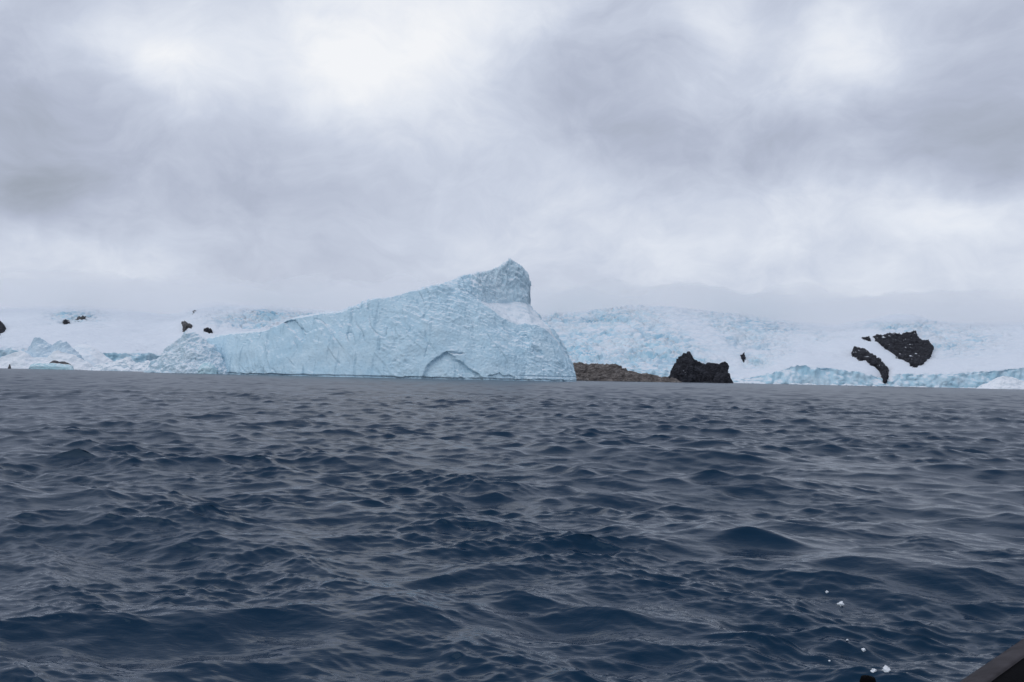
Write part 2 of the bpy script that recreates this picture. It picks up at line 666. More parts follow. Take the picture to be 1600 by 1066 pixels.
ST = []
for (x, y, Y0) in [(300, 578, 500), (312, 545, 494), (325, 530, 486), (340, 525, 476), (360, 522, 464), (380, 520, 455), (415, 515, 444), (437, 508, 440),
                   (455, 500, 437), (480, 495, 434), (505, 488, 431), (530, 486, 429), (555, 479.5, 427), (580, 471, 425),
                   (605, 465.5, 424), (627, 458, 423), (650, 452, 422), (675, 446, 422), (690, 444, 422)]:
    hgt = max(0.1, (578 + 0.02 * (x - 300) - y) / 170)
    s = 6 + 34 * hgt
    ST.append(berg_station((x, y + 2.0), (x + 1, y + 0.8), (x + 2, y), x, Y0, s, s + 4, s + 8, 3.5 * hgt))
ST.append(berg_station((706, 449), (708, 447), (705, 439), 706, 422, 37, 39, 46, 3))
ST.append(berg_station((728, 460), (731, 458), (727, 429), 728, 423, 35, 40, 52, 3))
ST.append(berg_station((745, 471), (748, 469), (745, 425), 745, 424, 33, 44, 55, 3))
ST.append(berg_station((762, 481), (760, 474.5), (760, 422), 762, 425, 31, 52, 59, 3))
ST.append(berg_station((784, 496), (778, 474), (783, 414), 782, 427, 29, 56, 62, 3))
ST.append(berg_station((799, 505), (792, 473.5), (796, 403), 797, 429, 28, 58, 64, 3))
ST.append(berg_station((808, 506.5), (803, 473), (805, 407), 806, 430, 28, 59, 65, 3))
ST.append(berg_station((815, 507), (811, 473), (814, 414), 813, 431, 28, 60, 66, 3))
ST.append(berg_station((820, 507), (816, 473), (822, 427), 818, 432, 28, 61, 69, 3))
ST.append(berg_station((824, 507), (820, 473.5), (827.5, 445), 823, 432.5, 28, 62, 72, 3))
ST.append(berg_station((829, 507.5), (822, 474), (826, 457), 828, 433, 28, 64, 74, 3))
ST.append(berg_station((834, 508.5), (826, 479), (824, 473), 834, 434, 28, 64, 76, 3))
ST.append(berg_station((841, 510.5), (835, 488), (832, 485), 842, 436, 28, 60, 76, 3))
ST.append(berg_station((849, 514), (846, 500), (845, 498), 851, 438, 27, 50, 70, 3))
ST.append(berg_station((857, 520), (855, 510), (854, 508), 862, 441, 26, 40, 60, 3))
ST.append(berg_station((866, 529), (865, 523), (864, 521), 874, 445, 23, 32, 48, 3))
ST.append(berg_station((879, 551), (878, 548), (877, 547), 888, 450, 17, 24, 38, 2))
ST.append(berg_station((891, 571), (890, 569), (889, 568), 896, 455, 10, 15, 28, 1))
ST.append(berg_station((899, 587), (898, 586), (897, 586), 900, 460, 3, 6, 12, 0))
ST.append(berg_station((901, 596), (901, 596), (901, 596), 901, 462, 1, 2, 4, 0))
counts = (8, 85, 85, 42, 62, 26)
NS = 820
G, tt = loft(ST, counts, NS, 4)
kr = np.cumsum((0,) + counts)
Gs = smooth_cols(G, 3)
N = normals(smooth_rows(smooth_cols(G, 8), 8))
face_sign = -1 if N[400, 100, 1] > 0 else 1
N = N * face_sign
pxg, pyg = to_px(Gs)
col = np.arange(G.shape[1])[None, :] + np.zeros(G.shape[:2])
# the amount of each kind of relief over the berg
ledge = ((col > kr[3]) & (col <= kr[4]) & (pxg > 745)).astype(float)
ledge = smooth_cols(smooth_rows(ledge, 3), 3)
pinn = smooth_rows(((col > kr[4]) & (pxg > 715)).astype(float), 10)
p = Gs
# streak frame: lines on the face run down to the right
sx = p[..., 0] * 0.86 + p[..., 2] * 0.50
sz = -p[..., 0] * 0.50 + p[..., 2] * 0.86
wv5 = np.stack([fbm(p / 45, 2), fbm(p / 45 + 40, 2), fbm(p / 45 + 80, 2)], -1)
A = np.stack([sx / 3.6, p[..., 1] / 14, sz / 26], -1)        # runnels, steep
B2x = p[..., 0] * 0.88 - p[..., 2] * 0.47
B2z = p[..., 0] * 0.47 + p[..., 2] * 0.88
Bc = np.stack([B2x / 6.0, p[..., 1] / 7, B2z / 2.1], -1)      # scales, flat
wv3 = np.stack([fbm(p / 9, 2), fbm(p / 9 + 40, 2), fbm(p / 9 + 80, 2)], -1)
upper = sstep(520, 640, pxg + (540 - pyg) * 1.2 + 40 * fbm(p / 30, 2))
disp = 1.5 * fbm(p / 26, 3) * (1 - ledge)
disp += 1.05 * (1 - 0.55 * upper) * ridged(A + wv5 * 0.6 + wv3 * 0.12, 3) * 0.6 * (0.35 + 0.65 * sstep(-0.3, 0.4, fbm(p / 25 + 3, 2)))
f1, f2 = cells(Bc + wv3 * 0.55)
f1b, f2b = cells(Bc * 2.1 + wv3 * 0.7 + 31)
scal = (f1 - 0.5) * 1.25 + (f1b - 0.5) * 0.55
rgh = sstep(-0.15, 0.4, fbm(p / 20 + 60, 3))
leftr = 1 - sstep(330, 430, pxg)
disp += (0.30 + 0.75 * upper + 0.6 * leftr) * (0.22 + 0.88 * rgh) * scal * (1 - ledge)
cr_ = np.abs(perlin(np.stack([sx / 8, p[..., 1] / 20, sz / 60], -1) + wv5 * 0.5 + wv3 * 0.03))
disp -= 0.9 * (1 - sstep(0.0, 0.05, cr_)) * sstep(0.05, 0.5, fbm(p / 18 + 7, 2)) * (1 - ledge)   # long slanting cracks
stp = perlin(np.stack([sx / 16, p[..., 1] / 40, sz / 70], -1) + wv5 * 0.4 + wv3 * 0.02) * 4
fr = stp - np.floor(stp)
disp += 0.5 * sstep(430, 480, pxg) * (fr - sstep(0.86, 1.0, fr) * fr) * sstep(-0.3, 0.3, fbm(p / 30 + 17, 2)) * (1 - ledge)     # overlapping slanting sheets
disp += 0.22 * fbm(p / 1.3, 3) * (1 - 0.8 * ledge) * (0.5 + 0.5 * upper)
# pinnacle: knobbly, vertically fluted ice
f1d, f2d = cells(np.stack([p[..., 0] / 2.4, p[..., 1] / 2.4, p[..., 2] / 5.0], -1) + wv3 * 0.6)
disp += pinn * (-1.7 * (f1d - 0.45) + 0.6 * ridged(np.stack([p[..., 0] / 4, p[..., 1] / 4, p[..., 2] / 8], -1), 3))
disp += ledge * 0.8 * fbm(p / np.array((6.0, 4.0, 6.0)), 3)
edge = np.minimum(np.arange(NS)[:, None] / 25.0, (NS - 1 - np.arange(NS))[:, None] / 25.0)
disp *= np.clip(edge, 0, 1)
D = Gs + N * disp[..., None]
# the arched alcove where a slab broke away, and other fallen panels: recessed steps in the face
front = (col < kr[3]).astype(float)


def recess(poly, depth, soft, gx_=0.0):
    d = poly_dist(pxg + 3.0 * fbm(p / 5, 3), pyg + 2.0 * fbm(p / 5 + 20, 3), poly)
    D[..., 1] += depth * sstep(-soft * 0.2, soft, d) * front


recess([(664, 578), (668, 571), (678, 562), (688, 555), (698, 550), (704, 555), (714, 562), (727, 570), (738, 579), (750, 588), (762, 600), (655, 600)], 2.6, 3.2)
recess([(698, 550), (716, 551.5), (730, 552), (720, 556), (706, 556)], 1.8, 1.6)
recess([(440, 504), (462, 502), (474, 515), (480, 530), (474, 536), (462, 526), (452, 512)], 1.5, 2.0)
recess([(832, 543), (850, 546), (852, 556), (838, 558), (829, 550)], 1.6, 3.0)
recess([(808, 520), (826, 524), (838, 535), (826, 537), (812, 530)], 1.0, 3.0)
recess([(765, 588), (778, 583), (786, 588), (795, 586), (806, 592), (806, 600), (765, 600)], 1.2, 1.5)
# wave-cut notch at the water
zz = D[..., 2]
notch = sstep(0.15, 0.35, zz) * (1 - sstep(0.9, 1.5, zz)) * 0.0 + (1 - sstep(0.5, 1.3, zz + 0.4 * fbm(p / 9, 2)))
D[..., 1] += 1.6 * notch * front * (0.55 + 0.45 * np.clip(fbm(p / 30 + 5, 2) + 0.4, 0, 1))
line = sstep(2.1, 2.4, zz) * (1 - sstep(2.7, 3.1, zz)) * sstep(790, 850, pxg)
D[..., 1] += 0.8 * line * front

iceberg = thing('iceberg', 'big tilted pale blue iceberg with a pointed peak, rising from the dark sea', 'iceberg', (D[450, 8, 0], 440, 0))
qc = (np.arange(D.shape[1] - 1))[None, :] + np.zeros((D.shape[0] - 1, 1))
qx = pxg[:-1, :-1]
m_ledge = (qc >= kr[3]) & (qc < kr[4]) & (qx > 751)
m_pinn = (qc >= kr[4]) & (qx > 735) & (qx < 835)
m_slab = ~(m_ledge | m_pinn)
fl = face_sign < 0
o = obj('ice_slab', grid_mesh('ice_slab', D, m_slab, flip=fl), M_BERG, iceberg)
o = obj('pinnacle', grid_mesh('pinnacle', D, m_pinn, flip=fl), M_PINN, iceberg)
o['label'] = 'knobbly pointed peak with a sheer right side'
o = obj('snow_ledge', grid_mesh('snow_ledge', D, m_ledge, flip=fl), M_LEDGE, iceberg)
o['label'] = 'smooth white snow ledge below the peak'


def ridge_body(name, outline, Y0, T, mat, parent=None, ns=160, nv=46, amp_=1.0, size=5.0, jag=0.0, front_frac=0.55, steep=0.75, smooth=1, back=1.0, seed=0.0, flat=0.0, aniso=(0.55, 0.55, 0.8)):
    """solid ridge standing in the water or on the shore: outline = top pixels from left to right"""
    st = []
    n = len(outline)
    for i, (x, y) in enumerate(outline):
        top = P(x, y, Y0 + T * front_frac)
        h = max(top[2], 0.05)
        hmax = T
        w = min(1.0, 0.25 + h / hmax) if 0 < i < n - 1 else 0.12
        yb = Y0 + T * front_frac * (1 - w)
        b = PW(x, yb, -1.5)
        wl = PW(x, yb, 0.1)
        mid = wl * (1 - 0.5) + top * 0.5
        mid[1] = wl[1] + (top[1] - wl[1]) * (0.5 * (1 - steep))
        bk = np.array((top[0], top[1] + T * (1 - front_frac) * w * back, top[2] * (0.55 + 0.45 * flat)))
        end = np.array((top[0], top[1] + T * 1.2 * w * back, -1.5))
        st.append([b, wl, mid, top, bk, end])
    c = (3, nv, nv, nv // 3, nv // 3)
    g, _ = loft(st, c, ns, smooth)
    g = smooth_cols(g, 2)
    nn = normals(smooth_rows(smooth_cols(g, 4), 4))
    sg = -1 if nn[ns // 2, nv, 1] > 0 else 1
    nn = nn * sg
    q = g + seed
    dd = amp_ * (0.9 * fbm(q / size, 4) + 0.0)
    if jag:
        a1, a2 = cells((q + 0.5 * fbm(q / 4, 2)[..., None]) / (size * np.array(aniso)))
        dd += jag * (0.5 - a1) * 2 + jag * 0.35 * ridged(q / (size * 0.4), 3)
    ed = np.clip(np.minimum(np.arange(ns), ns - 1 - np.arange(ns)) / (0.06 * ns), 0.15, 1)[:, None]
    g = g + nn * (dd * ed)[..., None]
    return grid_mesh(name, g, flip=sg < 0)


# left broken end of the iceberg
me = ridge_body('broken_end', [(224, 579), (232, 572), (242, 562), (254, 551), (262, 543), (271, 537), (281, 528), (288, 523), (291, 516), (297, 519),
                               (304, 520), (312, 524), (322, 531), (330, 539), (340, 552), (352, 566), (364, 580)], 455, 34, M_BROKEN,
                ns=260, nv=90, amp_=1.2, size=7, jag=1.0, steep=0.2, seed=3)
o = obj('broken_end', me, M_BROKEN, iceberg)
o['label'] = 'rough crumbled end speckled with grey grit'
me = ridge_body('fallen_block', [(309, 580), (313, 573), (320, 566), (328, 565), (334, 570), (339, 580)], 449, 10, M_FOOT, ns=60, nv=24, amp_=0.5, size=4, jag=0.3, seed=9)
obj('fallen_block', me, M_FOOT, iceberg)

# ------------------------------------------------------------------ coast: snow hill (left) and glacier (right)
NC, = (1050,)
cpx = np.linspace(-330, 1930, NC)


def curve(pts):
    a = np.array(pts, float)
    v = np.interp(cpx, a[:, 0], a[:, 1])
    return smooth_rows(v, 6)


Y0c = curve([(-330, 1000), (0, 1000), (250, 1030), (700, 1060), (900, 1040), (1150, 1010), (1390, 1000), (1930, 960)])
cliff_y = curve([(-330, 548), (-40, 545), (30, 543), (70, 550), (110, 552), (160, 552), (200, 550), (240, 553), (300, 556), (600, 570), (850, 576), (1000, 577), (1060, 580),
                 (1140, 592), (1180, 590), (1205, 581), (1235, 574), (1265, 572), (1300, 576), (1350, 581), (1372, 590), (1384, 594),
                 (1394, 584), (1440, 583), (1500, 583), (1560, 579), (1600, 575), (1930, 580)])
mid_y = curve([(-330, 530), (0, 523), (100, 524), (200, 532), (260, 534), (300, 525), (400, 535), (600, 548), (850, 548), (950, 540), (1050, 532), (1130, 540), (1170, 552),
               (1230, 553), (1300, 548), (1400, 552), (1500, 553), (1600, 549), (1930, 550)])
ridge_y = curve([(-330, 490), (0, 484), (60, 482), (120, 482), (200, 487), (260, 494), (285, 492), (300, 482), (315, 478), (345, 477), (400, 480), (480, 485),
                 (600, 492), (850, 494), (900, 488), (935, 484), (965, 478), (1000, 475), (1050, 477), (1100, 485), (1150, 493), (1200, 500),
                 (1250, 507), (1300, 511), (1345, 505), (1375, 497), (1400, 492), (1425, 493), (1455, 502), (1500, 508), (1600, 506), (1930, 512)])
top_y = ridge_y - 10 + 22 * np.exp(-((cpx - 1010) / 90.0) ** 2)
keys = [PW(cpx, Y0c - 1.5, -2.0), PW(cpx, Y0c, 0.2), P(cpx, cliff_y, Y0c + 9), P(cpx, mid_y, Y0c + 160), P(cpx, ridge_y, Y0c + 430),
        P(cpx, top_y, Y0c + 900), PW(cpx, Y0c + 1500, -5)]
cn = (2, 34, 62, 96, 14, 6)
parts_ = []
for k, n in enumerate(cn):
    f = np.linspace(0, 1, n, endpoint=False)[None, :, None]
    parts_.append(keys[k][:, None] * (1 - f) + keys[k + 1][:, None] * f)
parts_.append(keys[-1][:, None])
T = np.concatenate(parts_, 1)
ck = np.cumsum((0,) + cn)
Ts = T.copy()
sm_ = smooth_cols(T, 14)
wgt = sstep(ck[2] + 4, ck[2] + 22, np.arange(T.shape[1]))[None, :, None]
Ts = T * (1 - wgt) + sm_ * wgt
TN = normals(smooth_rows(smooth_cols(Ts, 8), 8))
if TN[600, 120, 2] < 0:
    TN = -TN
    tflip = True
else:
    tflip = False
tpx, tpy = to_px(Ts)
p = Ts
row = np.arange(T.shape[1])[None, :] + np.zeros(T.shape[:2])
# where the ice is broken: icefall in the middle, cliffs along the water, patches on the slopes
fall = sstep(820, 870, tpx) * (1 - sstep(1120, 1260, tpx + (560 - tpy) * -0.9))
fall = fall * (1 - 0.75 * np.exp(-((tpx - 1120 - (tpy - 540) * 1.2) / 45.0) ** 2))     # smooth snow tongue
slopes = np.clip(fbm(np.stack([p[..., 0] / 90, p[..., 1] / 90, p[..., 2] / 30], -1), 3) - 0.12, 0, 1) * 1.2
patch1 = np.exp(-(((tpx - 118) / 38) ** 2 + ((tpy - 494) / 9) ** 2)) + np.exp(-(((tpx - 420) / 90) ** 2 + ((tpy - 497) / 16) ** 2)) \
    + 0.6 * np.exp(-(((tpx - 1500) / 80) ** 2 + ((tpy - 530) / 26) ** 2)) + np.exp(-(((tpx - 10) / 40) ** 2 + ((tpy - 551) / 10) ** 2)) \
    + 0.7 * np.exp(-(((tpx - 1400) / 50) ** 2 + ((tpy - 510) / 7) ** 2)) + np.exp(-(((tpx - 1180) / 20) ** 2 + ((tpy - 565) / 9) ** 2)) \
    + 0.5 * np.exp(-(((tpx - 1280) / 16) ** 2 + ((tpy - 525) / 10) ** 2))
cliff = (row <= ck[2]).astype(float)
cliff = smooth_cols(np.maximum(cliff, 0), 3)
crev = np.clip(fall * (0.75 + 0.5 * fbm(p / 120, 2)) + 0.35 * slopes + patch1 + cliff * 1.0, 0, 1.2)
crev *= (row >= 1)
wv4 = np.stack([fbm(p / 45, 2), fbm(p / 45 + 40, 2), fbm(p / 45 + 80, 2)], -1)
c1, c2 = cells(np.stack([p[..., 0] / 26, p[..., 1] / 34, p[..., 2] / 9], -1) + wv4 * 0.6)
c3, c4 = cells(np.stack([p[..., 0] / 7.5, p[..., 1] / 10, p[..., 2] / 5], -1) + wv4 * 1.0)
inl = sstep(ck[2] - 6, ck[2] + 10, row)
blocks = 8.5 * (0.55 - c1) + 5.0 * (0.5 - c3) - 5.0 * (1 - sstep(0, 0.16, c2 - c1)) - 2.6 * (1 - sstep(0, 0.2, c4 - c3)) + 3.0 * fbm(p / 35, 3)
long_cr = np.abs(perlin(np.stack([p[..., 0] / 75, p[..., 1] / 17, p[..., 2] / 30], -1) + wv4 * 0.5))
blocks -= 6.0 * (1 - sstep(0.0, 0.10, long_cr))
blue_attr = np.clip(np.clip(fall + 0.8 * patch1, 0, 1) * inl * np.maximum(1 - sstep(0.02, 0.16, long_cr), 0.75 * (1 - sstep(0.02, 0.20, c2 - c1))), 0, 1)
dsl = crev * blocks * inl
dsl += (1 - np.clip(crev, 0, 1)) * inl * (4.5 * fbm(p / 95, 3) + 0.45 * fbm(p / 14, 3))
T2 = Ts + TN * dsl[..., None]
# upright ice front: fluted and broken towards the water
fl1, fl2 = cells(np.stack([p[..., 0] / 7, p[..., 1] / 7, p[..., 2] / 30], -1) + wv4 * 0.8)
fl3, fl4 = cells(np.stack([p[..., 0] / 3.0, p[..., 1] / 3.0, p[..., 2] / 9.0], -1) + wv4)
push = 6.5 * (fl1 - 0.5) + 2.4 * (fl3 - 0.5) + 5 * fbm(p / 30, 2)
T2[..., 1] += cliff * (row >= 2) * push
T2[..., 2] += cliff * sstep(ck[2] - 8, ck[2], row) * (2.0 * fbm(p / 16, 3) - 1.5 * (1 - sstep(0, 0.2, fl2 - fl1)))
cre_attr = np.clip(crev * (0.75 + 0.5 * sstep(-0.2, 0.3, fbm(p / 40 + 11, 3))), 0, 1) + 0.0 * row

qrow = (np.arange(T.shape[1] - 1))[None, :] + np.zeros((NC - 1, 1))
qpx = ((cpx[:-1] + cpx[1:]) / 2)[:, None] + 0 * qrow
split_at = 620
left, right = qpx < split_at, qpx >= split_at
cl = qrow < ck[2]
hill = structure(obj('snow_hill', grid_mesh('snow_hill', T2, left & ~cl, {'crevasse': cre_attr, 'blue_ice': blue_attr}, tflip), M_TERR))
hill['label'] = 'smooth white snow slope behind the small jagged iceberg'
o = obj('ice_cliff', grid_mesh('ice_cliff', T2, left & cl, None, tflip), M_CLIFF, hill)
glac = structure(obj('glacier', grid_mesh('glacier', T2, right & ~cl, {'crevasse': cre_attr, 'blue_ice': blue_attr}, tflip), M_TERR))
glac['label'] = 'crevassed blue and white glacier descending to the sea'
o = obj('ice_cliff', grid_mesh('ice_cliff', T2, right & cl, None, tflip), M_CLIFF, glac)


# ------------------------------------------------------------------ rock faces showing through the snow
def rock_patch(poly, label, thick=4.0, seed=0.0, res=None, mat=M_BLACK):
    pa = np.array(poly, float)
    x0, y0 = pa.min(0) - 5
    x1, y1 = pa.max(0) + 5
    step = res or max(0.3, min(0.75, (x1 - x0) / 60))
    X, Yp = np.meshgrid(np.arange(x0, x1, step), np.arange(y0, y1, step * 0.8), indexing='ij')
    dep = np.zeros_like(X)
    for i in range(X.shape[0]):
        ci = int(np.clip(np.searchsorted(cpx, X[i, 0]), 0, NC - 1))
        a = tpy[ci, 2:ck[4] + 1][::-1]
        b = Ts[ci, 2:ck[4] + 1, 1][::-1]
        order = np.argsort(a)
        dep[i] = np.interp(Yp[i], a[order], b[order])
    S = P(X, Yp, dep)
    nrm = normals(smooth_rows(smooth_cols(S, 3), 3))
    if nrm[nrm.shape[0] // 2, nrm.shape[1] // 2, 1] > 0:
        nrm = -nrm
        fl_ = True
    else:
        fl_ = False
    q = S + seed
    sd = poly_dist(X + 1.7 * fbm(q / 5, 4, 0.65), Yp + 1.4 * fbm(q / 5 + 50, 4, 0.65), poly)
    if res:
        sd = sd - 0.4
    a1, a2 = cells(np.stack([q[..., 0] / 7, q[..., 1] / 7, q[..., 2] / 16], -1))
    hgt = thick * (sstep(-1.0, 0.9, sd) * 1.25 - 0.72) + sstep(0, 2, sd) * (5.0 * (0.5 - a1) + 2.6 * fbm(q / 9, 4, 0.6) + 1.2)
    S = S + nrm * hgt[..., None] + np.array((0, -1.0, 0)) * (sstep(-0.5, 1, sd) * 1.2)[..., None]
    keep = sd > -2.6
    kq = keep[:-1, :-1] | keep[1:, 1:]
    o_ = obj('rock_outcrop', grid_mesh('rock_outcrop', S, kq, flip=fl_), mat)
    return tag(o_, label, 'rock', 'bare rock showing through the snow')


def z5(l):
    return [(1200 + x / 4, 450 + y / 4) for x, y in l]


def z1(l):
    return [(x / 4, 430 + y / 4) for x, y in l]


def z4(l):
    return [(830 + x / 4, 450 + y / 4) for x, y in l]


rock_patch(z5([(650, 310), (700, 305), (760, 292), (800, 290), (830, 300), (900, 280), (925, 283), (932, 322), (1000, 345), (1030, 370), (1025, 400),
               (1000, 440), (970, 470), (920, 497), (890, 495), (880, 470), (820, 440), (780, 410), (740, 380), (690, 345)]),
           'largest black rock face, high on the snow slope at the right', 5.0, 1)
rock_patch(z5([(520, 405), (545, 375), (600, 398), (650, 428), (700, 470), (752, 510), (750, 560), (732, 600), (715, 600), (705, 550), (685, 510), (640, 490),
               (600, 465), (565, 465), (525, 425)]), 'long slanting black rock rib reaching down through the ice cliff to the water', 6.0, 2)
rock_patch(z5([(575, 318), (600, 308), (645, 322), (645, 338), (595, 330)]), 'thin dark rock sliver left of the largest black rock face', 3.0, 3, 0.3)
rock_patch(z4([(1303, 422), (1322, 414), (1342, 440), (1330, 456), (1308, 438)]), 'tiny dark rock in the snow above right of the shore rock', 3.0, 4, 0.3)
rock_patch(z1([(-120, 290), (-30, 296), (5, 298), (25, 315), (44, 335), (30, 355), (0, 380), (-60, 400), (-120, 410)]),
           'dark rock cut off by the left edge of the picture', 5.0, 5)
rock_patch(z1([(1128, 308), (1162, 288), (1175, 305), (1202, 312), (1200, 330), (1172, 326), (1158, 352), (1143, 350), (1150, 325)]),
           'small forked dark rock just above the broken end of the iceberg', 3.5, 6, 0.3, M_GREYR)
rock_patch(z1([(1200, 248), (1212, 225), (1226, 222), (1222, 245), (1208, 254)]), 'tiny dark rock near the top of the snow ridge', 3.0, 7, 0.3)
rock_patch(z1([(1262, 352), (1285, 336), (1318, 340), (1334, 364), (1308, 360), (1285, 352)]), 'small flat dark rock right of the forked rock', 3.0, 8, 0.3)
rock_patch(z1([(480, 268), (500, 262), (540, 258), (548, 264), (510, 276), (490, 278)]), 'faint rock streak high on the left snow slope', 2.0, 9, 0.3, M_GREYR)
rock_patch(z1([(398, 288), (410, 280), (428, 292), (414, 298)]), 'speck of rock below the rock streak on the left slope', 2.0, 10, 0.3)

# ------------------------------------------------------------------ shore rocks
me = ridge_body('rock_island', [(880, 596), (888, 575), (895, 569), (902, 567), (911, 568), (917, 571), (922, 569.5), (932, 569), (945, 569.5), (958, 569.5), (966, 571), (973, 575),
                                (981, 579), (992, 581.5), (1005, 584), (1018, 587), (1030, 589), (1045, 591.5), (1056, 594), (1066, 597)], 700, 26, M_BROWN,
                ns=420, nv=60, amp_=1.0, size=5, jag=1.3, steep=0.1, flat=0.6, seed=21, aniso=(1.7, 0.8, 0.34))
tag(obj('rock_island', me, M_BROWN), 'low brown rocky islet beside the right end of the big iceberg', 'rock')
me = ridge_body('shore_rock', [(1048, 597), (1050, 585), (1052, 575), (1057, 565), (1065, 557), (1071, 554), (1075, 550), (1079, 551), (1081, 559), (1090, 565), (1098, 568), (1110, 567),
                               (1119, 569), (1127, 568), (1136, 568), (1137, 574), (1129, 579), (1124, 586), (1118, 597)], 880, 40, M_BLACK,
                ns=260, nv=60, amp_=1.5, size=8, jag=2.0, steep=0.5, seed=31, aniso=(0.5, 0.6, 1.3))
tag(obj('shore_rock', me, M_BLACK), 'big black rock standing at the foot of the glacier', 'rock')
me = ridge_body('shore_rock', [(1112, 598), (1118, 590), (1126, 584), (1132, 583), (1139, 583), (1141, 590), (1146, 598)], 860, 18, M_BLACK,
                ns=90, nv=40, amp_=1.0, size=6, jag=1.1, steep=0.5, seed=41)
tag(obj('shore_rock', me, M_BLACK), 'small black rock in front of the big black shore rock', 'rock')

# ------------------------------------------------------------------ smaller icebergs
lb = thing('iceberg', 'small white iceberg with two jagged grey-blue peaks at the far left', 'iceberg', PW(90, 660, 0))
o = obj('jagged_peak', ridge_body('jagged_peak', [(30, 572), (36, 550), (44, 545), (50, 538), (53, 528), (57, 526.5), (62, 527.5), (68, 531), (75, 535), (81, 540), (84, 539), (90, 534), (94, 531), (97, 533),
                                                  (103, 533.5), (108, 539), (115, 545), (122, 552), (130, 562), (136, 575)], 668, 30, M_SMALL, ns=260, nv=60, amp_=0.7, size=6, jag=0.6, steep=0.2, seed=51), M_PEAK, lb)
o = obj('snow_apron', ridge_body('snow_apron', [(-40, 576), (-20, 566), (0, 559), (14, 554), (28, 550), (38, 549), (48, 556), (60, 559), (74, 559), (82, 550), (90, 546), (100, 549), (112, 554), (122, 559), (134, 565), (150, 577)],
                                 650, 34, M_SNOW, ns=240, nv=50, amp_=1.4, size=9, jag=0.25, steep=-0.15, seed=61), M_SNOW, lb)
o = obj('ice_foot', ridge_body('ice_foot', [(44, 577), (48, 570), (54, 567.5), (70, 568), (84, 567.5), (98, 569), (107, 570), (112, 573), (114, 578)], 640, 7, M_FOOT, ns=120, nv=24, amp_=0.3, size=3, jag=0.2, steep=0.7, flat=1, seed=71), M_FOOT, lb)
o['label'] = 'pale turquoise ice shelf at the waterline'
o = obj('dark_band', ridge_body('dark_band', [(74, 571), (78, 566), (83, 562.5), (88, 563), (92, 565), (100, 564.5), (106, 566.5), (112, 571)], 644, 5, M_GREYR, ns=80, nv=16, amp_=0.2, size=3, jag=0.2, steep=0.6, seed=77), M_GREYR, lb)  # strip of rock low in front of the peaks
o['label'] = 'thin dark grey band of rock'
cone = ridge_body('snow_cone', [(92, 578), (104, 556), (114, 541), (122, 536.5), (132, 537.5), (142, 541), (152, 546), (160, 551), (168, 558), (176, 565), (186, 573), (192, 580)], 700, 40, M_SNOW,
                  ns=160, nv=50, amp_=1.3, size=10, jag=0.25, steep=0.0, seed=81)
tag(obj('iceberg', cone, M_SNOW), 'smooth white cone of snow right of the two jagged peaks', 'iceberg')
hump = ridge_body('hump', [(136, 580), (146, 572), (160, 568), (176, 565), (188, 560), (198, 557), (205, 561), (211, 566), (220, 567), (232, 562), (240, 566), (250, 581)], 600, 26, M_SNOW,
                  ns=180, nv=44, amp_=1.1, size=7, jag=0.5, steep=0.0, seed=91)
tag(obj('iceberg', hump, M_SMALL), 'low white ice hump touching the left end of the big iceberg', 'iceberg')
rb = ridge_body('right_berg', [(1528, 609), (1540, 600), (1552, 594), (1564, 589), (1574, 587), (1584, 589.5), (1596, 594), (1612, 598), (1630, 603), (1645, 610)], 820, 40, M_SNOW,
                ns=160, nv=40, amp_=1.4, size=9, jag=0.3, steep=0.0, seed=101)
tag(obj('iceberg', rb, M_SNOW), 'low smooth white iceberg cut off by the right edge of the picture', 'iceberg')
st = ridge_body('stub', [(11.5, 577), (13, 573.5), (14.6, 569), (15.8, 568.5), (15.6, 573), (17, 577)], 640, 2.0, M_GREYR, ns=40, nv=14, amp_=0.12, size=1.5, jag=0.08, seed=107)
tag(obj('rock_stub', st, M_GREYR), 'tiny upright dark rock at the waterline at the far left', 'rock')

# brash ice along the foot of the glacier
rb_ = random.Random(8)
for k in range(16):
    x = 1146 + k * 25 + rb_.uniform(-9, 9)
    w = rb_.uniform(4, 15)
    hh = rb_.uniform(1.2, 3.6)
    Yb = rb_.uniform(880, 930)
    wl_ = to_px(PW(x, Yb, 0.0))[1]
    ol = [(x - w, wl_ + 1), (x - w * 0.7, wl_ - hh * rb_.uniform(0.3, 0.7)), (x - w * 0.2, wl_ - hh), (x + w * 0.25, wl_ - hh * rb_.uniform(0.5, 1)),
          (x + w * 0.7, wl_ - hh * rb_.uniform(0.3, 0.6)), (x + w, wl_ + 1)]
    me = ridge_body('ice_floe', ol, Yb, 6, M_SNOW, ns=40, nv=10, amp_=0.5, size=3, jag=0.3, steep=0.2, seed=k * 7.7)
    tag(obj('ice_floe', me, M_SMALL if k % 3 else M_SNOW), 'small white ice floe at the foot of the glacier cliff right of the black rocks', 'ice floe', 'brash ice along the glacier foot')


# ------------------------------------------------------------------ droplet-like white spots, built as small ice lumps on the sea
def sea_height(x, y):
    r = math.hypot(x, y)
    return sum(amp[i] * math.cos(kk[i] * (math.cos(th[i]) * x + math.sin(th[i]) * y) + ph[i]) for i in range(NW) if lam[i] > 0.4)


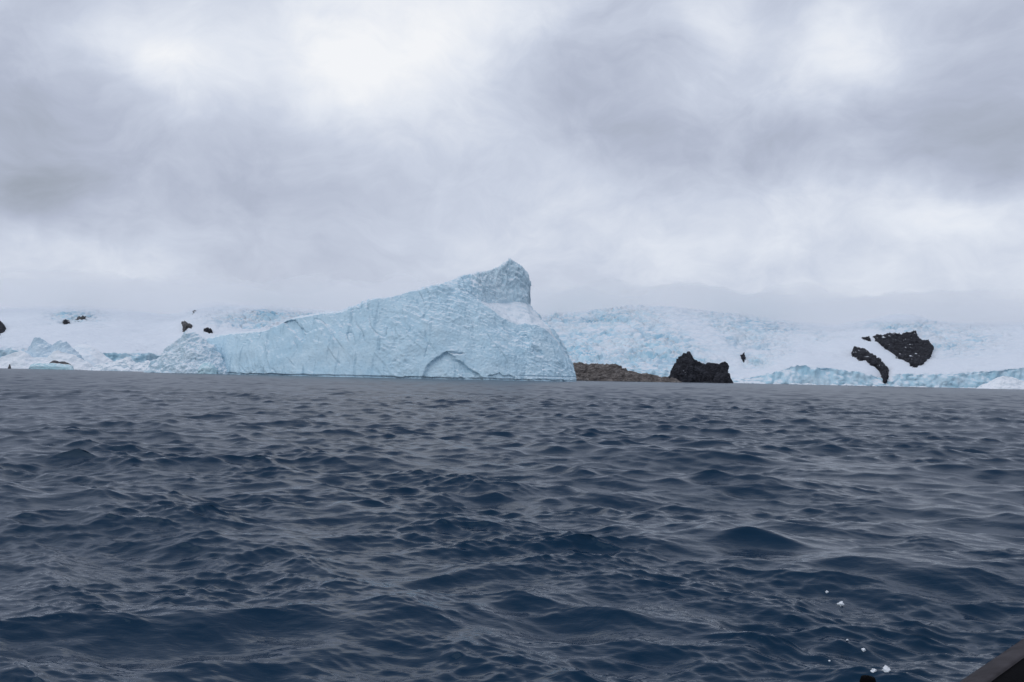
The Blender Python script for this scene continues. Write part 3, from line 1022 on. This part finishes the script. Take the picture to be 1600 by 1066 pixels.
def white_spot(px, py, rpx, label):
    Yd = 6.0
    for _ in range(30):
        q = P(px, py, Yd)
        Yd += (q[2] - sea_height(q[0], q[1]) - 0.004) * 1.8
        Yd = min(max(Yd, 4.0), 14.0)
    q = P(px, py, Yd)
    rad = rpx / F_PX * np.linalg.norm(q - CAM)
    u = np.linspace(0, math.pi, 12)
    v = np.linspace(0, 2 * math.pi, 18, endpoint=False)
    g = np.stack([np.sin(u)[:, None] * np.cos(v), np.sin(u)[:, None] * np.sin(v), np.cos(u)[:, None] + 0 * v], -1)
    g = g * (1 + 0.5 * fbm(g * 1.3 + px, 4))[..., None] * np.array((1.0, 0.9, 0.8)) * rad * 0.92
    o_ = obj('white_spot', grid_mesh('white_spot', g, wrap=True, flip=True), M_SPOT)
    o_.location = [float(a) for a in q]
    return tag(o_, label, 'ice chip', 'white spots on the water by the boat')


white_spot(1386, 1048, 6.3, 'largest white spot, floating near the bottom edge of the picture')
white_spot(1365, 1049, 4.0, 'white spot just left of the largest one')
white_spot(1349, 1016, 3.2, 'white spot above the pair near the bottom edge')
white_spot(1314, 944, 4.3, 'white spot farther out on the dark water, larger of two')
white_spot(1292, 925, 2.2, 'tiny white spot farthest from the boat')
white_spot(1324, 1000, 1.6, 'tiny white speck left of the middle spot')
white_spot(1296, 1033, 1.5, 'tiny white speck lowest at the left of the spots')

# ------------------------------------------------------------------ inflatable boat under the camera
TOP = 0.74
pA = P(1513, 1066, 1.0)
pA = CAM + (pA - CAM) * ((CAM[2] - TOP) / (CAM[2] - pA[2]))
pB = P(1600, 1006, 1.0)
pB = CAM + (pB - CAM) * ((CAM[2] - TOP) / (CAM[2] - pB[2]))
ax = (pB - pA)[:2] / np.linalg.norm((pB - pA)[:2])
sd_ = np.array((ax[1], -ax[0]))                       # towards starboard
R_T = 0.25
BEAM = 1.75
s0 = float(np.dot(-pA[:2], ax))                       # station of the camera along the boat


def bpt(s, c):
    return pA[:2] + ax * s + sd_ * (c + R_T * 0.35)


path = []
S_BOW = 2.4
S_STERN = s0 - 1.5
for s in np.linspace(S_STERN, S_BOW, 30):
    path.append(bpt(s, 0))
for a in np.linspace(0, math.pi, 26)[1:-1]:
    path.append(bpt(S_BOW + 1.5 * math.sin(a), BEAM / 2 * (1 - math.cos(a))))
for s in np.linspace(S_BOW, S_STERN, 30):
    path.append(bpt(s, BEAM))
path = np.array(path)
tang = np.gradient(path, axis=0)
tang /= np.linalg.norm(tang, axis=1)[:, None]
outw = np.stack([-tang[:, 1], tang[:, 0]], -1)
nring = 28
an = np.linspace(0, 2 * math.pi, nring, endpoint=False)
zc = TOP - R_T
rad_ = np.full(len(path), R_T)
rad_[:3] = (0.02, 0.16, 0.22)
rad_[-3:] = (0.22, 0.16, 0.02)


def sweep(offset_r, a0=None, a1=None):
    g = []
    angs = an if a0 is None else np.linspace(a0, a1, 9)
    for i in range(len(path)):
        c_ = np.cos(angs) * (rad_[i] + offset_r)
        s_ = np.sin(angs) * (rad_[i] + offset_r)
        g.append(np.stack([path[i, 0] + outw[i, 0] * c_, path[i, 1] + outw[i, 1] * c_, zc + s_], -1))
    return np.array(g)


boat = thing('inflatable_boat', 'black inflatable boat with a grey rubber strip, corner at lower right', 'boat', (*bpt(s0 + 1, BEAM / 2), 0.0))
obj('tube', grid_mesh('tube', sweep(0.0), wrap=True), M_TUBE, boat)
sg_ = sweep(0.012, math.radians(52), math.radians(86))
sg_ = np.concatenate([sweep(-0.02, math.radians(52), math.radians(52.1))[:, :1], sg_, sweep(-0.02, math.radians(86), math.radians(86.1))[:, :1]], 1)
obj('rubbing_strip', grid_mesh('rubbing_strip', sg_), M_STRIP, boat)
fl_g = np.stack([np.stack([np.append(path[i] * (1 - f) + path[-1 - i] * f, 0.3) for f in np.linspace(0, 1, 8)]) for i in range(len(path) // 2)])
obj('floor', grid_mesh('floor', fl_g), M_FLOOR, boat)
# post standing on the tube
pp = P(1356, 1060, 1.0)
best = None
for s in np.linspace(-2.5, 1.0, 400):
    b = np.array((*bpt(s, 0), TOP + 0.12))
    x_, y_ = to_px(b)
    if best is None or abs(x_ - 1356) < best[0]:
        best = (abs(x_ - 1356), s, b)
b = best[2]
dist = np.linalg.norm(b - CAM)
ztop = P(1356, 1056, b[1])[2]
prof = [(0.05, TOP - 0.03), (0.05, TOP + 0.01), (0.022, TOP + 0.025), (0.020, ztop - 0.07), (0.026, ztop - 0.05), (0.03, ztop - 0.025), (0.024, ztop - 0.006), (0.001, ztop)]
vv = np.linspace(0, 2 * math.pi, 20, endpoint=False)
gp = np.array([[(b[0] + r * math.cos(v), b[1] + r * math.sin(v), z) for v in vv] for r, z in prof])
obj('post', grid_mesh('post', gp, wrap=True), M_TUBE, boat)

# ------------------------------------------------------------------ low cloud lying on the tops
ccol = np.linspace(-900, 2500, 260)
cbot = np.interp(ccol, [-900, 0, 250, 330, 450, 700, 880, 940, 1000, 1090, 1160, 1230, 1320, 1400, 1500, 1600, 2500],
                 [106, 106, 106, 114, 112, 112, 124, 138, 144, 139, 122, 108, 110, 124, 113, 112, 112])
sec = [(1330, 40), (1330, 12), (1390, 2), (1450, 0), (1540, -4), (1700, -6), (2000, -6), (2500, -6), (2500, 50), (2000, 80), (1700, 70), (1500, 50), (1390, 44)]
cg = np.stack([np.stack([np.append(P(ccol[i], 590.0, Yc)[:2], cbot[i] + dz) for Yc, dz in sec]) for i in range(len(ccol))])
cg = np.concatenate([cg[:, [j, (j + 1) % len(sec)]].mean(2, keepdims=True)[:, 0] if False else (cg[:, j:j + 1] * (1 - f) + cg[:, [(j + 1) % len(sec)]] * f) for j in range(len(sec)) for f in (0.0, 0.25, 0.5, 0.75)], 1)
wob = np.stack([fbm(cg / 120, 3), fbm(cg / 120 + 30, 3), fbm(cg / 90 + 60, 4)], -1)
tops = sstep(10, 42, cg[..., 2] - cbot[:, None])
cg[..., 2] = cg[..., 2] * (1 - tops) + tops * (170 + (cg[..., 2] - cbot[:, None] - 60) * 0.5)
cg = cg + wob * np.array((20, 26, 13))
cg[..., 2] += tops * 20 * fbm(cg * np.array((1 / 130, 1 / 300, 0)) + 5, 4, 0.6)
cap0, cap1 = cg[:1].mean(1, keepdims=True) + 0 * cg[:1], cg[-1:].mean(1, keepdims=True) + 0 * cg[-1:]
cg = np.concatenate([cap0, cg, cap1], 0)
mc = bpy.data.materials.new('cloud')
mc.use_nodes = True
mc.node_tree.nodes.clear()
vo = mc.node_tree.nodes.new('ShaderNodeVolumePrincipled')
vo.inputs['Color'].default_value = (0.998, 0.999, 1.0, 1)
vo.inputs['Density'].default_value = 0.0075
vo.inputs['Anisotropy'].default_value = 0.45
mo = mc.node_tree.nodes.new('ShaderNodeOutputMaterial')
mc.node_tree.links.new(vo.outputs[0], mo.inputs['Volume'])
lc = obj('low_cloud', grid_mesh('low_cloud', cg, wrap=True, flip=True), mc)
lc['kind'] = 'stuff'
lc['label'] = 'low pale grey cloud lying on the snow slopes and glacier top'
lc['category'] = 'cloud'
